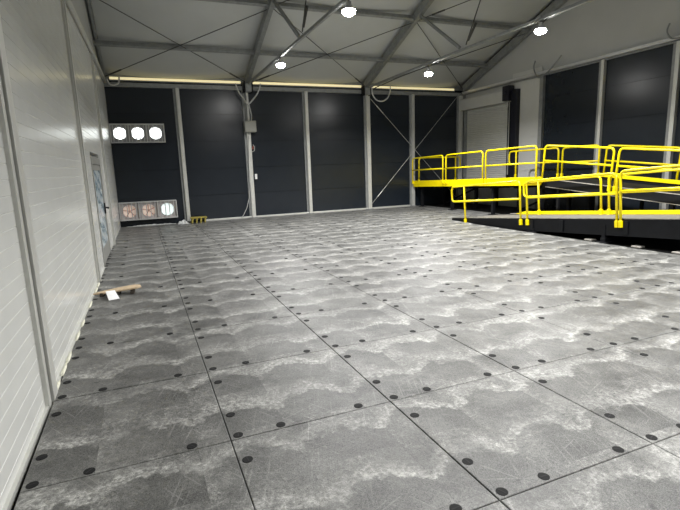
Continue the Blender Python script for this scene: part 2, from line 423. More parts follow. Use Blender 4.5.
# ------------------------------------------------------------------ back wall
POSTS = [(1.50, 0.15), (3.86, 0.17), (6.14, 0.15), (8.74, 0.19), (10.83, 0.15), (13.25, 0.2)]
def build_back():
    mb = MB(); xs = [LX] + [p[0] for p in POSTS] + [RX]
    zs = [0.0, 0.93, 1.875, 2.82, 3.76, 4.60]
    mb.box(LX-0.15, RX+0.15, BY+0.03, BY+0.2, -0.04, 4.85)
    for a, b in zip(xs, xs[1:]):
        for z0, z1 in zip(zs, zs[1:]):
            i = 0.006
            f = [(a+i, BY, z0+i), (b-i, BY, z0+i), (b-i, BY, z1-i), (a+i, BY, z1-i)]
            k = [(a+0.001, BY+0.05, z0+0.001), (b-0.001, BY+0.05, z0+0.001), (b-0.001, BY+0.05, z1-0.001), (a+0.001, BY+0.05, z1-0.001)]
            A = [mb.bm.verts.new(p) for p in f]; B = [mb.bm.verts.new(p) for p in k]
            mb.bm.faces.new(A)
            for q in range(4): mb.bm.faces.new([A[q], A[(q+1)%4], B[(q+1)%4], B[q]])
    struct(mb.build('wall_back', M['dark_panel']))
    struct(MB().box(LX, RX-0.02, BY-0.09, BY+0.02, 4.60, 4.74).build('trim_1', M['galv'], None, 0.006))
    # light aluminium base rail (broken where the plastic lies)
    struct(MB().box(2.1, 10.7, BY-0.08, BY, -0.02, 0.055).build('baseboard_back', M['alu'], None, 0.004))
    names = ['pale metal wall post right of the fan units on the dark wall', 'pale metal wall post carrying the grey electrical box',
             'pale metal wall post midway along the dark back wall', 'pale metal wall post where the crossed cables start',
             'pale metal wall post behind the yellow platform end', 'pale metal wall post in the far right corner by the shutter']
    for k, ((x, w), lab) in enumerate(zip(POSTS, names)):
        t = thing('wall_post', (x, BY-0.06, 0), lab, 'post')
        MB().box(x-w/2+0.03, x+w/2, BY-0.13, BY-0.002, 0, 4.62).build('post_face', M['alu'], t, 0.006)
        MB().box(x-w/2-0.05, x-w/2+0.03, BY-0.05, BY-0.002, 0, 4.62).build('post_flange', M['galv'], t, 0.004)
        MB().box(x-w/2-0.08, x+w/2+0.05, BY-0.135, BY-0.003, 0, 0.02).build('base_plate', M['galv'], t)
    # emissive strips standing in for daylight through the gap under the roof edge
    for (a, b), lab in zip(((-0.55, 3.72), (4.12, 8.52), (8.98, 12.95)), ('left stretch, above the fan units', 'middle stretch', 'right stretch, above the crossed cables')):
        t = thing('eave_daylight_gap', ((a+b)/2, BY, 4.80), 'warm glowing strip under the roof edge, '+lab, 'daylight gap', 'glowing eave strips')
        MB().box(a, b, BY-0.03, BY+0.02, 4.835, 4.915).build('gap_glow', M['strip'], t)
        MB().box(a-0.03, b+0.03, BY-0.035, BY+0.03, 4.795, 4.832).build('gap_sill', M['galv'], t)
build_back()

# fan units
def fan_unit(x0, z0, w, h, lab, kinds, facemat):
    t = thing('fan_unit', (x0+w/2, BY-0.02, z0), lab, 'fan')
    n = 3; cw = w/n; yb, yf = BY-0.004, BY-0.24; fr = 0.035
    f = MB()
    f.box(x0, x0+w, yf, yb, z0, z0+fr); f.box(x0, x0+w, yf, yb, z0+h-fr, z0+h)
    for k in range(n+1):
        xx = x0 + k*(w-fr)/n
        f.box(xx, xx+fr, yf, yb, z0+fr, z0+h-fr)
    f.build('housing', M['fanframe'], t, 0.004)
    r = min(cw, h)*0.36
    for k in range(n):
        cx, cz = x0 + fr/2 + (k+0.5)*(w-fr)/n, z0+h/2
        # face plate with a round opening
        pm = MB(); s = 32; hw, hh = (w-fr)/n/2-fr/2, h/2-fr
        ring, outer = [], []
        for j in range(s):
            a = 2*math.pi*j/s; c_, s_ = math.cos(a), math.sin(a)
            q = min(hw/max(abs(c_),1e-6), hh/max(abs(s_),1e-6))
            ring.append(pm.bm.verts.new((cx+c_*r, yf+0.08, cz+s_*r))); outer.append(pm.bm.verts.new((cx+c_*q, yf+0.08, cz+s_*q)))
        for j in range(s): pm.bm.faces.new([ring[j], ring[(j+1)%s], outer[(j+1)%s], outer[j]])
        pm.build('face_panel', facemat, t)
        pl = MB().lathe((cx, yf+0.12, cz), (0,-1,0), [(r*1.02,0),(r*1.02,0.06),(r*0.97,0.06),(r*0.97,0.0)], 32).build('fan_ring', M['fanframe'], t)
        mat = M[kinds[k]]
        MB().lathe((cx, yf+0.16, cz), (0,-1,0), [(r*1.01,0),(r*1.01,0.01),(0,0.01)], 32).build('fan_opening', mat, t)
        if kinds[k] == 'pink':
            bl = MB()
            for q in range(5):
                a = q*2*math.pi/5+0.4
                bl.obox((cx+math.cos(a)*r*0.5, yf+0.135, cz+math.sin(a)*r*0.5), (r*0.85, 0.008, r*0.13), Matrix.Rotation(-a, 3, 'Y') @ rotm(rx=0.5))
            bl.lathe((cx, yf+0.14, cz), (0,-1,0), [(r*0.12,0),(r*0.12,0.03),(0,0.035)], 12)
            bl.build('fan_blades', M['pinkdark'], t)
        g = MB()
        for q in (-0.95, -0.3, 0.3, 0.95): g.tube([(cx+q*r, yf+0.01, z0+fr), (cx+q*r, yf+0.01, z0+h-fr)], 0.014, 6)
        for q in (-0.45, 0.45): g.tube([(cx-hw, yf+0.02, cz+q*r*1.9), (cx+hw, yf+0.02, cz+q*r*1.9)], 0.004, 6)
        g.build('fan_guard', M['guard'], t)
fan_unit(-0.725, 2.80, 1.70, 0.62, 'upper row of three bright white round fans on the dark back wall', ('day','day','day'), M['mesh_dark'])
fan_unit(-0.72, 0.215, 1.86, 0.62, 'lower row of three round fans near the floor, two of them pinkish', ('pink','pink','daylow'), M['mesh_pink'])

# ------------------------------------------------------------------ right wall
def build_right():
    mb = MB(); segs = [(13.22, 11.03), (10.87, 8.80), (8.66, 6.3), (6.2, 3.9), (3.8, 1.5), (1.4, -1), (-1.1, FY)]
    zs = [0.0, 0.96, 1.93, 2.91, 3.89, 4.72]
    mb.box(RX+0.03, RX+0.2, FY, 13.4, -0.04, 4.72)
    for b, a in segs:
        for z0, z1 in zip(zs, zs[1:]):
            i = 0.006; a_, b_ = a-0.07, b+0.07
            f = [(RX, a_+i, z0+i), (RX, b_-i, z0+i), (RX, b_-i, z1-i), (RX, a_+i, z1-i)]
            k = [(RX+0.05, a_+.001, z0+.001), (RX+0.05, b_-.001, z0+.001), (RX+0.05, b_-.001, z1-.001), (RX+0.05, a_+.001, z1-.001)]
            A = [mb.bm.verts.new(p) for p in f]; B = [mb.bm.verts.new(p) for p in k]
            mb.bm.faces.new(A)
            for q in range(4): mb.bm.faces.new([A[q], A[(q+1)%4], B[(q+1)%4], B[q]])
    struct(mb.build('wall_right', M['dark_panel']))
    # white infill round the shutter
    wb = MB(); zz = [0.0]
    wb.box(RX, RX+0.15, 13.4, 14.90, 0.0, 4.72); wb.box(RX, RX+0.15, 14.90, 17.72, 0.0, 1.12)
    wb.box(RX+0.02, RX+0.15, 14.90, 17.72, 4.45, 4.72)
    for z in [0.5+0.45*i for i in range(10)]: wb.box(RX-0.004, RX+0.01, 13.42, 14.86, z, z+0.435)
    struct(wb.build('wall_right_infill', M['white_side']))
    struct(MB().box(RX, RX+0.15, 17.72, BY, 0, 4.72).build('trim_2', M['galv']))
    # eave beam
    t = thing('eave_beam', (RX, 10.0, 4.6), 'silver beam along the top of the dark right-hand wall', 'beam')
    MB().beam((RX-0.03, FY, 4.87), (RX-0.03, BY-0.05, 4.735), 0.14, 0.10).build('beam_tube', M['brightalu'], t, 0.01)
    MB().beam((RX-0.06, FY, 4.775), (RX-0.06, BY-0.05, 4.645), 0.05, 0.05).build('lower_rail', M['galv'], t, 0.006)
    for y, m, w, lab in ((13.32, 'galv', 0.16, 'pale metal post between white infill and dark panels'), (10.95, 'alu', 0.15, 'pale metal post behind the gap between upper guardrails'),
                   (8.73, 'alu', 0.16, 'pale metal post on the right-hand wall at the frame edge')):
        p = thing('wall_post', (RX-0.05, y, 0), lab, 'post')
        MB().box(RX-0.12, RX, y-w/2, y+w/2-0.05, 0, 4.70).build('post_face', M[m], p, 0.006)
        MB().box(RX-0.05, RX, y+w/2-0.05, y+w/2+0.07, 0, 4.70).build('post_flange', M['galv'], p, 0.004)
    # roll-up shutter
    d = thing('door_2', (RX, 16.2, 1.12), 'off-white roll-up shutter door above the yellow platform', 'door'); struct(d)
    prof = []; z = 1.12
    while z < 4.3:
        prof += [(RX+0.072, z), (RX+0.045, z+0.016), (RX+0.045, z+0.062), (RX+0.072, z+0.078)]; z += 0.082
    # prism along y: poly given as (x, z)
    MB().prism(prof + [(RX+0.1, z), (RX+0.1, 1.12)], 1, 14.96, 17.66).build('shutter_curtain', M['rollup'], d)
    MB().prism([(RX-0.28, 3.98), (RX+0.02, 3.98), (RX+0.02, 4.46), (RX-0.22, 4.46), (RX-0.28, 4.38)], 1, 15.0, 17.80).build('shutter_hood', M['white_side'], d, 0.01)
    MB().box(RX-0.06, RX+0.05, 17.63, 17.72, 1.12, 3.98).build('guide_rail', M['galv'], d, 0.004)
    MB().box(RX-0.10, RX+0.05, 14.86, 14.98, 1.12, 3.98).build('guide_rail', M['blacksteel'], d, 0.004)
    MB().box(RX-0.13, RX-0.10, 14.86, 14.885, 1.25, 4.0).build('guide_strip', M['alu'], d)
    o = thing('door_operator', (RX-0.1, 14.7, 1.15), 'dark navy door motor and cable column right of the shutter', 'door motor')
    MB().box(RX-0.34, RX-0.06, 14.70, 15.04, 4.02, 4.56).build('motor_box', M['navy'], o, 0.02)
    MB().box(RX-0.20, RX-0.012, 14.42, 14.70, 1.15, 4.40).build('column_cover', M['navy'], o, 0.015)
    MB().tube([(RX-0.21, 14.86, 4.02), (RX-0.22, 14.84, 3.8), (RX-0.2, 14.9, 3.7), (RX-0.14, 14.92, 3.9)], 0.014, 6).build('looped_lead', M['hose'], o, smooth=True)
    MB().lathe((RX-0.34, 14.88, 4.3), (-1,0,0), [(0.09,0),(0.09,0.05),(0.05,0.07),(0,0.07)], 16).build('motor_cap', M['navy'], o)
    # wall behind the camera
    g = [(LX-0.12, -0.04), (RX+0.12, -0.04), (RX+0.12, 4.9), (LX-0.12, 4.9)]
    struct(MB().prism([(p[0], p[1]) for p in g], 1, FY-0.15, FY).build('wall_front', M['dark_panel']))
build_right()

# ------------------------------------------------------------------ ceiling
def build_ceiling():
    xs = [LX-0.07, FRAMES[0], FRAMES[1], RX+0.07]
    mb = MB(); bm = mb.bm; NU, cols = 16, []
    ys = [BY+0.05] + [BY - 0.35*i for i in range(1, 31)] + [RIDGE] + [RIDGE-0.5*i for i in range(1, 22)] + [FY]
    ys = sorted(set(y for y in ys if FY <= y <= BY+0.05), reverse=True)
    for bay in range(3):
        for k in range(NU + (1 if bay == 2 else 0)):
            u = k/NU; x = xs[bay]+(xs[bay+1]-xs[bay])*u
            cols.append([bm.verts.new((x, y, roofz(y)+0.27-0.17*math.sin(math.pi*u)**0.8)) for y in ys])
    for A, B in zip(cols, cols[1:]):
        for j in range(len(ys)-1): bm.faces.new([A[j], A[j+1], B[j+1], B[j]])
    o = mb.build('ceiling', M['fabric'], smooth=True); struct(o)
    sd = o.modifiers.new('thickness', 'SOLIDIFY'); sd.thickness = 0.02; sd.offset = 1
    # fabric skirt closing the gap over the eave at the back wall
    struct(MB().box(LX-0.1, RX+0.1, BY+0.05, BY+0.09, 4.85, 5.25).build('trim_3', M['galv']))
build_ceiling()

def lamp_label(i): return ('floodlight hanging from the tie beam over the left-centre, further from the camera',
                           'floodlight hanging from the tie beam over the left-centre, at the top edge of the photo',
                           'floodlight hanging near the back wall to the left of the shutter',
                           'floodlight in front of the right-hand gable, above the yellow guardrails')[i]

def truss(x, lab):
    t = thing('roof_truss', (x, BY-0.2, 4.5), lab, 'truss', 'roof trusses')
    y1 = RIDGE+0.1
    MB().beam((x, BY-0.15, roofz(BY-0.15)+0.01), (x, y1, roofz(y1)+0.01), 0.15, 0.26).build('rafter', M['galv'], t, 0.012)
    MB().beam((x+0.02, BY-0.3, 4.80), (x+0.02, RIDGE+0.3, 4.90), 0.065, 0.075).build('tie_beam', M['galv'], t, 0.01)
    MB().beam((x, 13.72, roofz(13.72)-0.12), (x, 11.7, 4.93), 0.07, 0.08).build('strut', M['galv'], t, 0.006)
    h = MB().tube([(x, 9.6, roofz(9.6)-0.1), (x, 11.42, 4.95)], 0.017, 8)
    h.tube([(x, 11.0, 5.40), (x, 11.33, 5.04)], 0.034, 8)
    h.build('hanger_rod', M['cable'], t, smooth=True)
    p = MB().box(x-0.11, x+0.11, BY-0.34, BY-0.06, 4.52, 4.80); p.build('eave_bracket', M['galv'], t, 0.01)
    MB().box(x-0.17, x-0.115, BY-0.30, BY-0.1, 4.5, 4.86).build('bracket_plate', M['blacksteel'], t)
    MB().box(x+0.115, x+0.17, BY-0.30, BY-0.1, 4.5, 4.86).build('bracket_plate', M['blacksteel'], t)
truss(FRAMES[0], 'roof truss over the post with the grey box, left of the two')
truss(FRAMES[1], 'roof truss over the crossed wall cables, right of the two')
# gable rafters
for x, lab in ((RX-0.02, 'sloping rafter against the right-hand gable fabric'),):
    y1 = RIDGE+0.1
    tag(MB().beam((x-0.05, BY-0.15, roofz(BY-0.15)+0.01), (x-0.05, y1, roofz(y1)+0.01), 0.16, 0.27).build('gable_rafter', M['galv'], None, 0.012), lab, 'rafter')
x = LX-0.0
tag(MB().beam((x+0.165, BY-0.15, roofz(BY-0.15)+0.12), (x+0.08, RIDGE+.1, roofz(RIDGE+.1)+0.12), 0.07, 0.16).build('gable_rafter', M['galv'], None, 0.01), 'sloping rafter along the top of the white left wall', 'rafter')

# purlins, one length per bay
bx = [(LX+0.04, FRAMES[0]-0.08), (FRAMES[0]+0.08, FRAMES[1]-0.08), (FRAMES[1]+0.08, RX-0.16)]
for y, row in ((16.10, 'lower row'), (14.0, 'upper row')):
    for (a, b), bay in zip(bx, ('left bay', 'middle bay', 'right bay')):
        z = roofz(y)-0.02
        t = thing('roof_purlin', ((a+b)/2, y, z), 'grey roof purlin under the fabric, %s, %s' % (row, bay), 'purlin', 'roof purlins')
        MB().beam((a, y, z), (b, y, z), 0.11, 0.13, (0, SLOPE, 1)).build('purlin_tube', M['galv'], t, 0.01)
        for xx, s_ in ((a, 1), (b, -1)):
            MB().box(min(xx, xx+s_*0.03), max(xx, xx+s_*0.03), y-0.09, y+0.09, z-0.09, z+0.09).build('end_bracket', M['galv'], t)

# cable braces
def brace(p0, p1, lab, grp, sag=0.0, r=0.013, mat='cable'):
    p0, p1 = V(p0), V(p1); pts = []
    for i in range(13):
        f = i/12; q = p0.lerp(p1, f); q.z -= sag*4*f*(1-f); pts.append(q)
    t = thing('brace_cable', p0, lab, 'cable', grp)
    MB().tube(pts, r, 6).build('wire', M[mat], t, smooth=True)
    a = p0.lerp(p1, 0.06); b = p0.lerp(p1, 0.13)
    MB().tube([a, a.lerp(b, .2), a.lerp(b, .8), b], r*2.1, 8).build('turnbuckle', M[mat], t, smooth=True)
ends = [(LX+0.1, FRAMES[0]-0.1), (FRAMES[0]+0.1, FRAMES[1]-0.1), (FRAMES[1]+0.1, RX-0.2)]
ye, yt = BY-0.25, 14.1
ze, zt = roofz(ye)-0.10, roofz(yt)-0.10
for (a, b), bay in zip(ends, ('left', 'middle', 'right')):
    brace((a, ye, ze), (b, yt, zt), 'thin roof brace cable in the %s bay, rising to the right' % bay, 'roof brace cables')
    brace((b, ye, ze+0.03), (a, yt, zt+0.03), 'thin roof brace cable in the %s bay, rising to the left' % bay, 'roof brace cables')
brace((FRAMES[1]+0.12, 13.9, roofz(13.9)-0.1), (RX-0.2, 10.2, roofz(10.2)-0.1), 'thin roof brace cable above the upper purlin at top right', 'roof brace cables')
brace((FRAMES[0]+0.12, 13.9, roofz(13.9)-0.1), (FRAMES[1]-0.1, 10.2, roofz(10.2)-0.1), 'thin roof brace cable above the upper purlin at top centre', 'roof brace cables')
brace((8.80, BY-0.145, 0.2), (13.12, BY-0.145, 4.66), 'thin wall brace cable rising to the far right corner', 'wall brace cables', r=0.009, mat='alu')
brace((8.84, BY-0.165, 4.40), (13.12, BY-0.165, 0.15), 'thin wall brace cable falling behind the yellow platform', 'wall brace cables', r=0.009, mat='alu')
# lead drooping along the right-hand tie beam
pts = [(8.72, 17.3-0.1, 4.70), (8.74, 15.2, 4.78), (8.76, 13.3, 4.80), (8.76, 11.5, 4.90), (8.76, 10.2, 4.92), (8.76, 8.75, 4.86), (8.76, 7.6, 4.93)]
tag(MB().tube(pts, 0.018, 6).build('power_lead', M['cable'], smooth=True), 'thin dark power lead strung along the right tie beam', 'lead')

# ------------------------------------------------------------------ floodlights
def make_lamp(loc, lab):
    x, y, z = loc
    t = thing('floodlight', loc, lab, 'floodlight', 'floodlights on the tie beams')
    MB().lathe((x, y, z), (0,0,1), [(0.118,0.0),(0.125,0.01),(0.11,0.03),(0.07,0.07),(0.05,0.10),(0.05,0.15),(0,0.15)], 24).build('lamp_housing', M['lamp_body'], t, smooth=True)
    MB().lathe((x, y, z), (0,0,-1), [(0.115,-0.005),(0.128,0.02),(0.12,0.055),(0.08,0.09),(0,0.10)], 24).build('lamp_lens', M['lens'], t, smooth=True)
    MB().tube([(x, y, z+0.14), (x, y, z+0.27)], 0.012, 8).build('hanger', M['cable'], t)
    MB().box(x-0.07, x+0.07, y-0.05, y+0.05, z+0.22, z+0.28).build('clamp', M['galv'], t, 0.01)
    return t
LAMPS = [(3.95, 13.44, 4.63), (3.95, 8.75, 4.66), (8.67, 13.3, 4.56), (8.67, 8.77, 4.66)]
lamp0 = make_lamp(LAMPS[0], lamp_label(0))
for i, l in enumerate(LAMPS[1:], 1):
    c = lamp0.copy(); COL.objects.link(c); c.location = l; c['label'] = lamp_label(i)
    for ch in lamp0.children:
        d = ch.copy(); COL.objects.link(d); d.parent = c

def beam_light(loc, energy, r=0.10, col=(1, 0.995, 0.99)):
    li = bpy.data.lights.new('floodlight_beam', 'AREA'); li.shape = 'DISK'; li.size = 2*r; li.spread = math.radians(152); li.energy = energy; li.color = col
    o = bpy.data.objects.new('floodlight_beam', li); COL.objects.link(o); o.location = loc
    return o
EN = 300
for l in LAMPS: beam_light((l[0], l[1], l[2]-0.115), EN if l[0] < 6 else EN*1.35)
for x in FRAMES:                      # the same floodlights continue behind the camera
    for y in (4.0, -0.8): beam_light((x, y, 4.55), EN if x < 6 else EN*1.35)

# ------------------------------------------------------------------ hoses and cables at the truss feet
def loop(pts, lab, r=0.025, mat='hose'):
    P = [V(p) for p in pts]; out = []
    n = len(P)
    for i in range(n-1):
        p0, p1, p2, p3 = P[max(i-1,0)], P[i], P[i+1], P[min(i+2,n-1)]
        for k in range(6):
            f = k/6
            out.append(0.5*((2*p1)+(p2-p0)*f+(2*p0-5*p1+4*p2-p3)*f*f+(3*p1-p0-3*p2+p3)*f**3))
    out.append(P[-1])
    tag(MB().tube(out, r, 8).build('cable_loop', M[mat], smooth=True), lab, 'cable loop')
yl = BY-0.4
loop([(3.46, yl, 4.78), (3.55, yl, 4.5), (3.72, yl, 4.25), (3.86, yl, 4.08), (4.08, yl, 4.28), (4.25, yl, 4.5), (4.36, yl, 4.80)], 'pale cable loop hanging round the post top above the grey box')
loop([(8.80, yl, 4.86), (8.82, yl, 4.55), (8.98, yl, 4.33), (9.24, yl, 4.28), (9.48, yl, 4.40), (9.60, yl, 4.65), (9.62, yl, 4.88)], 'pale cable loop hanging where the crossed wall cables begin')
loop([(-0.62, yl, 4.78), (-0.55, yl, 4.62), (-0.40, yl, 4.6), (-0.28, yl, 4.68), (-0.25, yl, 4.86)], 'small pale cable loop in the far left corner')
loop([(RX-0.15, 13.62, 5.20), (RX-0.16, 13.66, 4.95), (RX-0.16, 13.45, 4.62), (RX-0.16, 13.1, 4.68), (RX-0.15, 12.7, 4.95), (RX-0.12, 12.5, 5.15)], 'thin cable loop on the gable beam, above the white infill', 0.022, 'galv')
loop([(RX-0.12, 8.98, 5.20), (RX-0.14, 9.02, 5.0), (RX-0.16, 8.85, 4.78), (RX-0.16, 8.5, 4.78), (RX-0.13, 8.2, 5.0)], 'thin cable loop on the gable beam at the right edge', 0.022, 'galv')

# electrical box and its leads
b = thing('electrical_box', (3.90, BY-0.2, 3.10), 'grey electrical box strapped to the wall post', 'electrical box')
MB().box(3.70, 4.12, BY-0.36, BY-0.13, 3.12, 3.52).build('box_body', M['boxgrey'], b, 0.02)
MB().box(3.73, 4.09, BY-0.375, BY-0.355, 3.15, 3.49).build('box_lid', M['boxgrey'], b, 0.01)
MB().tube([(3.98, BY-0.2, 3.52), (4.0, BY-0.2, 3.75), (3.93, BY-0.2, 4.1)], 0.022, 8).build('conduit', M['hose'], b)
MB().tube([(3.84, BY-0.2, 3.52), (3.84, BY-0.17, 4.1), (3.84, BY-0.17, 4.5)], 0.03, 8).build('conduit', M['galv'], b)
tag(MB().box(3.99, 4.07, BY-0.19, BY-0.13, 1.43, 1.62).build('wall_socket', M['paper'], None, 0.008), 'small white socket on the post below the grey box', 'socket')
t = thing('plug_connector', (3.98, BY-0.16, 2.5), 'red plug connector hanging under the grey electrical box', 'plug')
MB().tube([(3.99, BY-0.17, 2.62), (3.97, BY-0.19, 2.52)], 0.028, 10).build('plug_body', M['red'], t)
MB().tube([(3.99, BY-0.17, 2.68), (4.04, BY-0.2, 2.60), (4.02, BY-0.2, 2.46), (3.94, BY-0.18, 2.42)], 0.012, 6).build('plug_lead', M['hose'], t, smooth=True)
pts = [(3.86, BY-0.15, 3.10), (3.80, BY-0.15, 2.0), (3.78, BY-0.15, 1.2), (3.72, BY-0.17, 0.75), (3.60, BY-0.19, 0.38), (3.45, BY-0.21, 0.12), (3.36, BY-0.22, 0.04)]
tag(MB().tube(pts, 0.011, 6).build('hanging_lead', M['hose'], smooth=True), 'thin pale lead hanging down the post to the floor', 'lead')

# ------------------------------------------------------------------ small things on the floor
t = thing('step_stool', (1.81, 17.45, 0), 'low dusty yellow slatted step at the back wall by the fan units', 'step')
MB().box(1.53, 2.09, 17.30, 17.62, 0.165, 0.205).build('top_board', M['benchy'], t, 0.006)
for k in range(4):
    x0 = 1.56+k*0.145
    MB().prism([(x0, 0), (x0+0.035, 0), (x0+0.075, 0.165), (x0+0.01, 0.165)], 1, 17.32, 17.60).build('leg', M['benchy'], t, 0.003)
MB().box(1.56, 2.06, 17.56, 17.60, 0.03, 0.07).build('rail', M['blacksteel'], t)

def crumple(name, x0, x1, y0, y1, h, nx, ny, mat, seed, ragged=0.4):
    rnd = random.Random(seed); mb = MB(); g = []
    for i in range(nx+1):
        row = []
        for j in range(ny+1):
            u, v = i/nx, j/ny
            e = math.sin(math.pi*u)**0.5*math.sin(math.pi*v)**0.5
            row.append(mb.bm.verts.new((x0+(x1-x0)*u+rnd.uniform(-.5,.5)*(x1-x0)/nx*ragged, y0+(y1-y0)*v+rnd.uniform(-.5,.5)*(y1-y0)/ny*ragged*1.5, 0.004+h*e*rnd.uniform(0.25, 1))))
        g.append(row)
    for i in range(nx):
        for j in range(ny): mb.bm.faces.new([g[i][j], g[i+1][j], g[i+1][j+1], g[i][j+1]])
    o = mb.build(name, mat); s_ = o.modifiers.new('thickness', 'SOLIDIFY'); s_.thickness = 0.003
    return o
tag(crumple('plastic_wrap', 1.10, 1.47, 17.32, 17.58, 0.15, 7, 5, M['film'], 3), 'crumpled pale plastic wrap on the floor beside the yellow step', 'plastic')
tag(crumple('plastic_strip', -0.55, 1.05, 17.62, 17.76, 0.05, 26, 3, M['film'], 5), 'ragged pale plastic strip on the floor under the lower fans', 'plastic')

t = thing('broken_board', (-0.5, 7.78, 0), 'broken pale wooden board lying by the white wall', 'board')
R = rotm(rz=-0.10)
bm_ = MB(); outline = [(-0.34,-0.05),(-0.20,-0.085),(0.10,-0.10),(0.27,-0.09),(0.33,-0.02),(0.30,0.10),(0.22,0.14),(0.0,0.13),(-0.2,0.08)]
c0 = V((-0.46, 7.76, 0.07))
A = [bm_.bm.verts.new(c0 + R @ V((p[0], p[1], 0.008+0.02*math.sin(p[0]*5)))) for p in outline]
B = [bm_.bm.verts.new(c0 + R @ V((p[0], p[1], -0.012+0.02*math.sin(p[0]*5)))) for p in outline]
bm_.bm.faces.new(A); bm_.bm.faces.new(B[::-1])
for i in range(len(outline)): bm_.bm.faces.new([A[i], B[i], B[(i+1)%len(outline)], A[(i+1)%len(outline)]])
bm_.build('board_top', M['wood'], t)
for k, (px, py) in enumerate(((-0.22, 0.0), (0.0, 0.0), (0.2, 0.0))):
    MB().obox(c0 + R @ V((px, py+0.01, -0.041)), (0.05, 0.19, 0.055), R).build('batten', M['woodedge'], t)
pp = MB(); a = [(-0.62, 7.60, 0.10), (-0.50, 7.66, 0.088), (-0.435, 7.44, 0.006), (-0.575, 7.40, 0.006)]
pp.hexa([V(p) for p in a] + [V(p)+V((0,0,0.002)) for p in a])
tag(pp.build('paper_sheet', M['paper']), 'white paper sheet leaning on the broken board', 'paper')

# ------------------------------------------------------------------ ramps and platform
def prof_tube(pts2, X, r, seg=10):
    return [V((X, p[0], p[1])) for p in pts2]

def rounded(pts, rad, n=5):
    """polyline with rounded inner corners"""
    P = [V(p) for p in pts]; out = [P[0]]
    for i in range(1, len(P)-1):
        a, b, c = P[i-1], P[i], P[i+1]
        d0, d1 = (a-b).normalized(), (c-b).normalized()
        k = min(rad, (a-b).length*0.49, (c-b).length*0.49)
        s, e = b+d0*k, b+d1*k
        for j in range(n+1):
            f = j/n; out.append((1-f)**2*s + 2*f*(1-f)*b + f*f*e)
    out.append(P[-1]); return out

RT = 0.028
def panel(lab, grp, pa, pb, up_a, top, mid, bot, loop_len=0.0, r=RT, name='guardrail', mat='yellow'):
    """pa, pb: base points of the two posts on the walking surface; up: post direction"""
    pa, pb, up = V(pa), V(pb), V(up_a)
    t = thing(name, pa.lerp(pb, .5) - up*bot, lab, 'guardrail', grp)
    d = (pb-pa).normalized()
    fr = rounded([pa-up*bot, pa+up*top, pb+up*top, pb-up*bot], 0.13, 6)
    if loop_len:
        q = pa-d*loop_len
        lp = rounded([pb-up*bot, pb+up*top, q+up*top, q+up*mid, pb+up*mid], 0.13, 6)
        MB().tube(lp, r, 10).build('handrail_loop', M[mat], t, smooth=True)
        MB().tube([pa-up*bot, pa+up*(top-0.0)], r, 10).build('post', M[mat], t, smooth=True)
    else:
        MB().tube(fr, r, 10).build('frame_tube', M[mat], t, smooth=True)
        MB().tube([pa+up*mid, pb+up*mid], r*0.95, 10).build('mid_rail', M[mat], t, smooth=True)
    for p in (pa, pb):
        MB().beam(p-up*(bot+0.0), p-up*(bot-0.14), 0.066, 0.066, d).build('post_socket', M[mat], t, 0.006)
    return t

S1 = 1/12.5
def z1(y): return 0.05 + (12.4-y)*S1          # lower flight surface
def z2(y): return 1.205 - (10.55-y)*(1/12.5)  # upper flight surface
def zd(y): return 1.29 - 0.0315*(y-10.83) - 0.10  # platform deck
UP1 = V((0, S1, 1)).normalized(); UP2 = V((0, -S1, 1)).normalized(); UPD = V((0, 0.0, 1))
X1N, X1F, X2N, X2F = 9.0, 10.80, 10.91, 12.35
YEND = 3.6

def wedge(mb, x0, x1, ya, za0, za1, yb, zb0, zb1):
    return mb.hexa([(x0,ya,za0),(x1,ya,za0),(x1,yb,zb0),(x0,yb,zb0),(x0,ya,za1),(x1,ya,za1),(x1,yb,zb1),(x0,yb,zb1)])

t = thing('lower_ramp', (9.9, 8.0, 0), 'long black-sided access ramp rising from the grey floor towards the right', 'ramp')
wedge(MB(), X1N+0.05, X1F+0.02, 12.40, 0.012, 0.05, YEND, z1(YEND)-0.05, z1(YEND)).build('ramp_plate', M['rampdeck'], t)
for x0, x1 in ((X1N, X1N+0.05), (X1F+0.02, X1F+0.07)):
    s = MB(); ys = 9.6
    s.prism([(12.48, 0.0), (12.48, 0.05), (12.42, z1(12.4)+0.02), (YEND, z1(YEND)+0.035), (YEND, z1(YEND)-0.36), (9.0, z1(9.0)-0.29), (9.9, 0.0)], 0, x0, x1)
    st = s.build('stringer', M['blacksteel'], t)
    wedge(MB(), x0-0.004, x1+0.004, 11.9, z1(11.9)+0.024, z1(11.9)+0.040, YEND, z1(YEND)+0.036, z1(YEND)+0.050).build('edge_strip', M['edgesteel'], st)
tp = MB(); tp.prism([(11.62, z1(11.62)+0.03), (11.25, z1(11.25)+0.10), (YEND, z1(YEND)+0.10), (YEND, z1(YEND)+0.0), (11.4, z1(11.4)+0.01)], 0, X1F-0.03, X1F+0.005)
tp.build('toe_plate', M['yellow'], t, 0.003)
for k, y in enumerate((9.1, 7.1, 5.1)):
    MB().box(X1N-0.02, X1F+0.05, y-0.06, y+0.06, 0.0, 0.10).build('ground_beam', M['blacksteel'], t, 0.006)
for y in (9.12, 8.2, 6.6, 5.0):
    MB().box(X1N-0.03, X1N+0.0, y-0.05, y+0.05, max(0.0, z1(y)-0.28), z1(y)-0.01).build('joint_plate', M['blacksteel'], t, 0.004)
for x, y in ((X1N+0.02, 9.1), (X1N+0.02, 7.1), (X1N+0.02, 5.1), (X1F, 9.1), (X1F, 7.1), (X1F, 5.1)):
    f = MB().box(x-0.03, x+0.05, y-0.04, y+0.04, 0.0, z1(y)-0.1); f.box(x-0.10, x+0.14, y-0.12, y+0.12, 0.0, 0.018)
    f.build('foot', M['blacksteel'], t)
for y in (7.45, 6.35, 5.55):
    MB().box(X1N-0.04, X1N+0.12, y-0.09, y+0.09, 0.0, 0.03).build('base_pad', M['edgesteel'], t, 0.004)

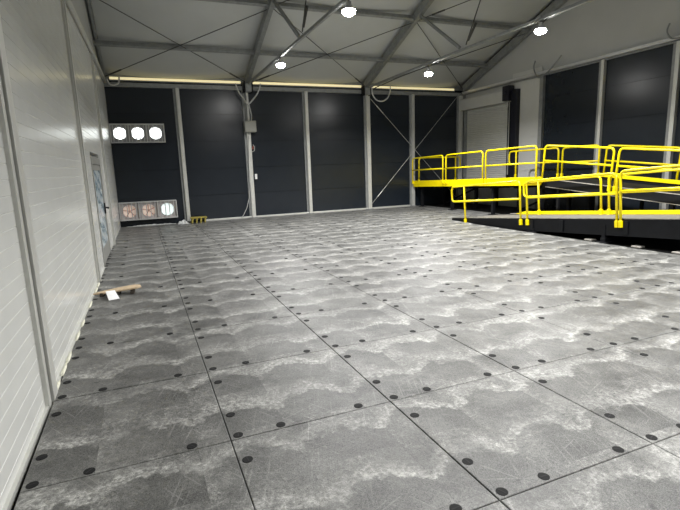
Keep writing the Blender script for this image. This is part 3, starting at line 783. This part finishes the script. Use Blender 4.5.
t = thing('upper_ramp', (11.6, 7.0, 0.0), 'second ramp flight with black side beam falling from platform to the right', 'ramp')
wedge(MB(), X2N+0.05, X2F-0.05, 10.55, z2(10.55)-0.05, z2(10.55), YEND, z2(YEND)-0.05, z2(YEND)).build('ramp_plate', M['darkdeck'], t)
for x0, x1, rise in ((X2N, X2N+0.05, 0.01), (X2F-0.05, X2F, 0.085)):
    st = wedge(MB(), x0, x1, 10.62, z2(10.62)-0.20, z2(10.62)+rise, YEND, z2(YEND)-0.20, z2(YEND)+rise).build('stringer', M['blacksteel'], t)
    wedge(MB(), x0-0.004, x1+0.004, 10.6, z2(10.6)+rise+0.001, z2(10.6)+rise+0.016, YEND, z2(YEND)+rise+0.001, z2(YEND)+rise+0.016).build('edge_strip', M['edgesteel'], st)
    wedge(MB(), x0-0.006, x1+0.006, 10.6, z2(10.6)-0.215, z2(10.6)-0.200, YEND, z2(YEND)-0.215, z2(YEND)-0.200).build('edge_strip', M['edgesteel'], st)
wedge(MB(), X2F-0.09, X2F-0.052, 10.0, z2(10.0)+0.09, z2(10.0)+0.19, YEND, z2(YEND)+0.09, z2(YEND)+0.19).build('toe_plate', M['yellow'], t, 0.003)
for y in (10.2, 8.6, 7.0, 5.4):
    for x in (X2N+0.06, X2F-0.12):
        f = MB().box(x, x+0.07, y-0.035, y+0.035, 0, z2(y)-0.06); f.box(x-0.06, x+0.13, y-0.1, y+0.1, 0, 0.015)
        f.build('leg', M['blacksteel'], t)
# end landing (mostly beyond the picture edge)
t = thing('ramp_landing', (10.6, 3.0, 0), 'black ramp landing beyond the right end of both flights', 'landing')
MB().box(X1N, X2F, 2.1, YEND-0.005, z1(YEND)-0.3, z1(YEND)).build('landing_deck', M['rampdeck'], t)
for x in (X1N+0.1, X2F-0.1):
    for y in (2.2, 3.45): MB().box(x-0.04, x+0.04, y-0.04, y+0.04, 0, z1(YEND)-0.3).build('leg', M['blacksteel'], t)

t = thing('dock_platform', (12.1, 14.2, 0), 'raised dock platform with yellow edge in front of the shutter door', 'platform')
wedge(MB(), 10.82, RX-0.14, 17.70, zd(17.70)-0.06, zd(17.70), 10.62, zd(10.62)-0.06, zd(10.62)).build('deck_plate', M['darkdeck'], t)
yb = [17.71, 15.50, 13.19, 10.66]
for a, b in zip(yb, yb[1:]):
    wedge(MB(), 10.78, 10.82, a-0.006, zd(a)-0.15, zd(a)+0.10, b+0.006, zd(b)-0.15, zd(b)+0.10).build('fascia', M['yellow'], t, 0.004)
MB().box(10.84, RX-0.16, 10.60, 10.64, zd(10.6)-0.25, zd(10.6)-0.01).build('end_beam', M['blacksteel'], t)
for y in (17.5, 16.3, 15.2, 14.0, 12.9, 11.8, 10.8):
    wedge(MB(), 10.86, RX-0.16, y+0.04, zd(y)-0.24, zd(y)-0.065, y-0.04, zd(y)-0.24, zd(y)-0.065).build('joist', M['blacksteel'], t)
for y in (17.3, 15.2, 12.9, 10.8):
    for x in (10.98, 12.1, 13.1):
        f = MB().box(x-0.05, x+0.05, y-0.05, y+0.05, 0, zd(y)-0.24); f.box(x-0.12, x+0.12, y-0.12, y+0.12, 0, 0.02)
        f.build('leg', M['blacksteel'], t)
# bracing plates under the deck
for y0, y1 in ((17.2, 15.3), (12.8, 10.9)):
    MB().beam((12.1, y0, 0.1), (12.1, y1, zd(y1)-0.3), 0.04, 0.06).build('diagonal_brace', M['blacksteel'], t)

# guardrails -- platform, near edge
G1, G2, G3, G4 = 'platform guardrails', 'upper ramp guardrails', 'lower ramp guardrails', 'far platform guardrails'
def zr(y): return 2.182 - 0.0255*(y-10.95)
for (a, b), lab in zip(((17.69, 15.50), (15.30, 13.19), (13.04, 10.82)),
        ('yellow guardrail on the platform edge, nearest the back wall', 'yellow guardrail on the platform edge, middle of three, before the shutter', 'yellow guardrail on the platform edge, last before the upper ramp')):
    pa, pb = V((10.745, a, zr(a)-0.92)), V((10.745, b, zr(b)-0.92))
    panel(lab, G1, pa, pb, UPD, 0.92, 0.43, 0.14)
# platform, far edge and end
panel('yellow guardrail on the platform far edge beside the shutter, with end loop', G4, (12.35, 13.38, 1.16), (12.35, 11.52, 1.19), UPD, 0.94, 0.50, 0.0, 0.34)
panel('short yellow guardrail on the platform far edge, next to the upper ramp', G4, (12.35, 11.36, 1.19), (12.35, 10.06, 1.21), UPD, 0.93, 0.48, 0.0)
panel('yellow guardrail across the platform end by the back wall, with end loop', G4, (12.86, 17.60, 0.99), (11.0, 17.60, 0.99), UPD, 1.03, 0.54, 0.0, 0.24)
# upper flight
def pz(X, y, z): return V((X, y, z))
panel('yellow guardrail on the upper ramp near side, starting at the platform corner', G2, (X2N-0.045, 10.70, z2(10.70)), (X2N-0.045, 8.50, z2(8.50)), UP2, 0.965, 0.54, 0.10)
panel('yellow guardrail on the upper ramp near side, running out at the right edge', G2, (X2N-0.045, 8.36, z2(8.36)), (X2N-0.045, 6.25, z2(6.25)), UP2, 0.965, 0.54, 0.10)
panel('yellow guardrail on the upper ramp far side, against the dark wall', G2, (X2F+0.045, 9.92, z2(9.92)), (X2F+0.045, 7.86, z2(7.86)), UP2, 0.965, 0.54, 0.10)
# lower flight
panel('yellow guardrail at the foot of the lower ramp, loop end over the floor', G3, (X1N-0.045, 11.74, z1(11.74)), (X1N-0.045, 9.47, z1(9.47)), UP1, 0.985, 0.53, 0.14, 0.62)
panel('yellow guardrail on the lower ramp near side, between the two double posts', G3, (X1N-0.045, 9.24, z1(9.24)), (X1N-0.045, 6.783, z1(6.783)), UP1, 0.965, 0.55, 0.14)
panel('yellow guardrail on the lower ramp near side, running out at the right edge', G3, (X1N-0.045, 6.70, z1(6.70)), (X1N-0.045, 4.5, z1(4.5)), UP1, 1.0, 0.60, 0.14)
panel('yellow guardrail on the lower ramp far side, loop end first from its foot', G3, (X1F-0.06, 10.63, z1(10.63)), (X1F-0.06, 8.58, z1(8.58)), UP1, 0.97, 0.54, 0.0, 0.58)
panel('yellow guardrail on the lower ramp far side, second from its foot', G3, (X1F-0.06, 8.36, z1(8.36)), (X1F-0.06, 6.3, z1(6.3)), UP1, 0.97, 0.54, 0.0)

# ------------------------------------------------------------------ world, camera, colour
w = bpy.data.worlds.new('world'); scn.world = w; w.use_nodes = True
bg = w.node_tree.nodes['Background']; bg.inputs[0].default_value = (0.6, 0.65, 0.7, 1); bg.inputs[1].default_value = 0.05

pitch, roll, yaw = 0.1843347, -0.0348136, 0.3902438
cy, sy = math.cos(yaw), math.sin(yaw)
fwd, right, up = V((sy, cy, 0)), V((cy, -sy, 0)), V((0, 0, 1))
f2 = fwd*math.cos(pitch) - up*math.sin(pitch); u2 = up*math.cos(pitch) + fwd*math.sin(pitch)
r3 = right*math.cos(roll) + u2*math.sin(roll); u3 = u2*math.cos(roll) - right*math.sin(roll)
cam = bpy.data.cameras.new('camera'); cam.sensor_width = 36; cam.lens = 475.2/680*36; cam.clip_start = 0.05
co = bpy.data.objects.new('camera', cam); COL.objects.link(co)
co.matrix_world = Matrix(((r3.x, u3.x, -f2.x, 0), (r3.y, u3.y, -f2.y, 0), (r3.z, u3.z, -f2.z, 1.79), (0, 0, 0, 1)))
scn.camera = co
vs = scn.view_settings
vs.view_transform = 'Standard'; vs.look = 'None'; vs.gamma = 1; vs.use_curve_mapping = False
vs.exposure = -0.25
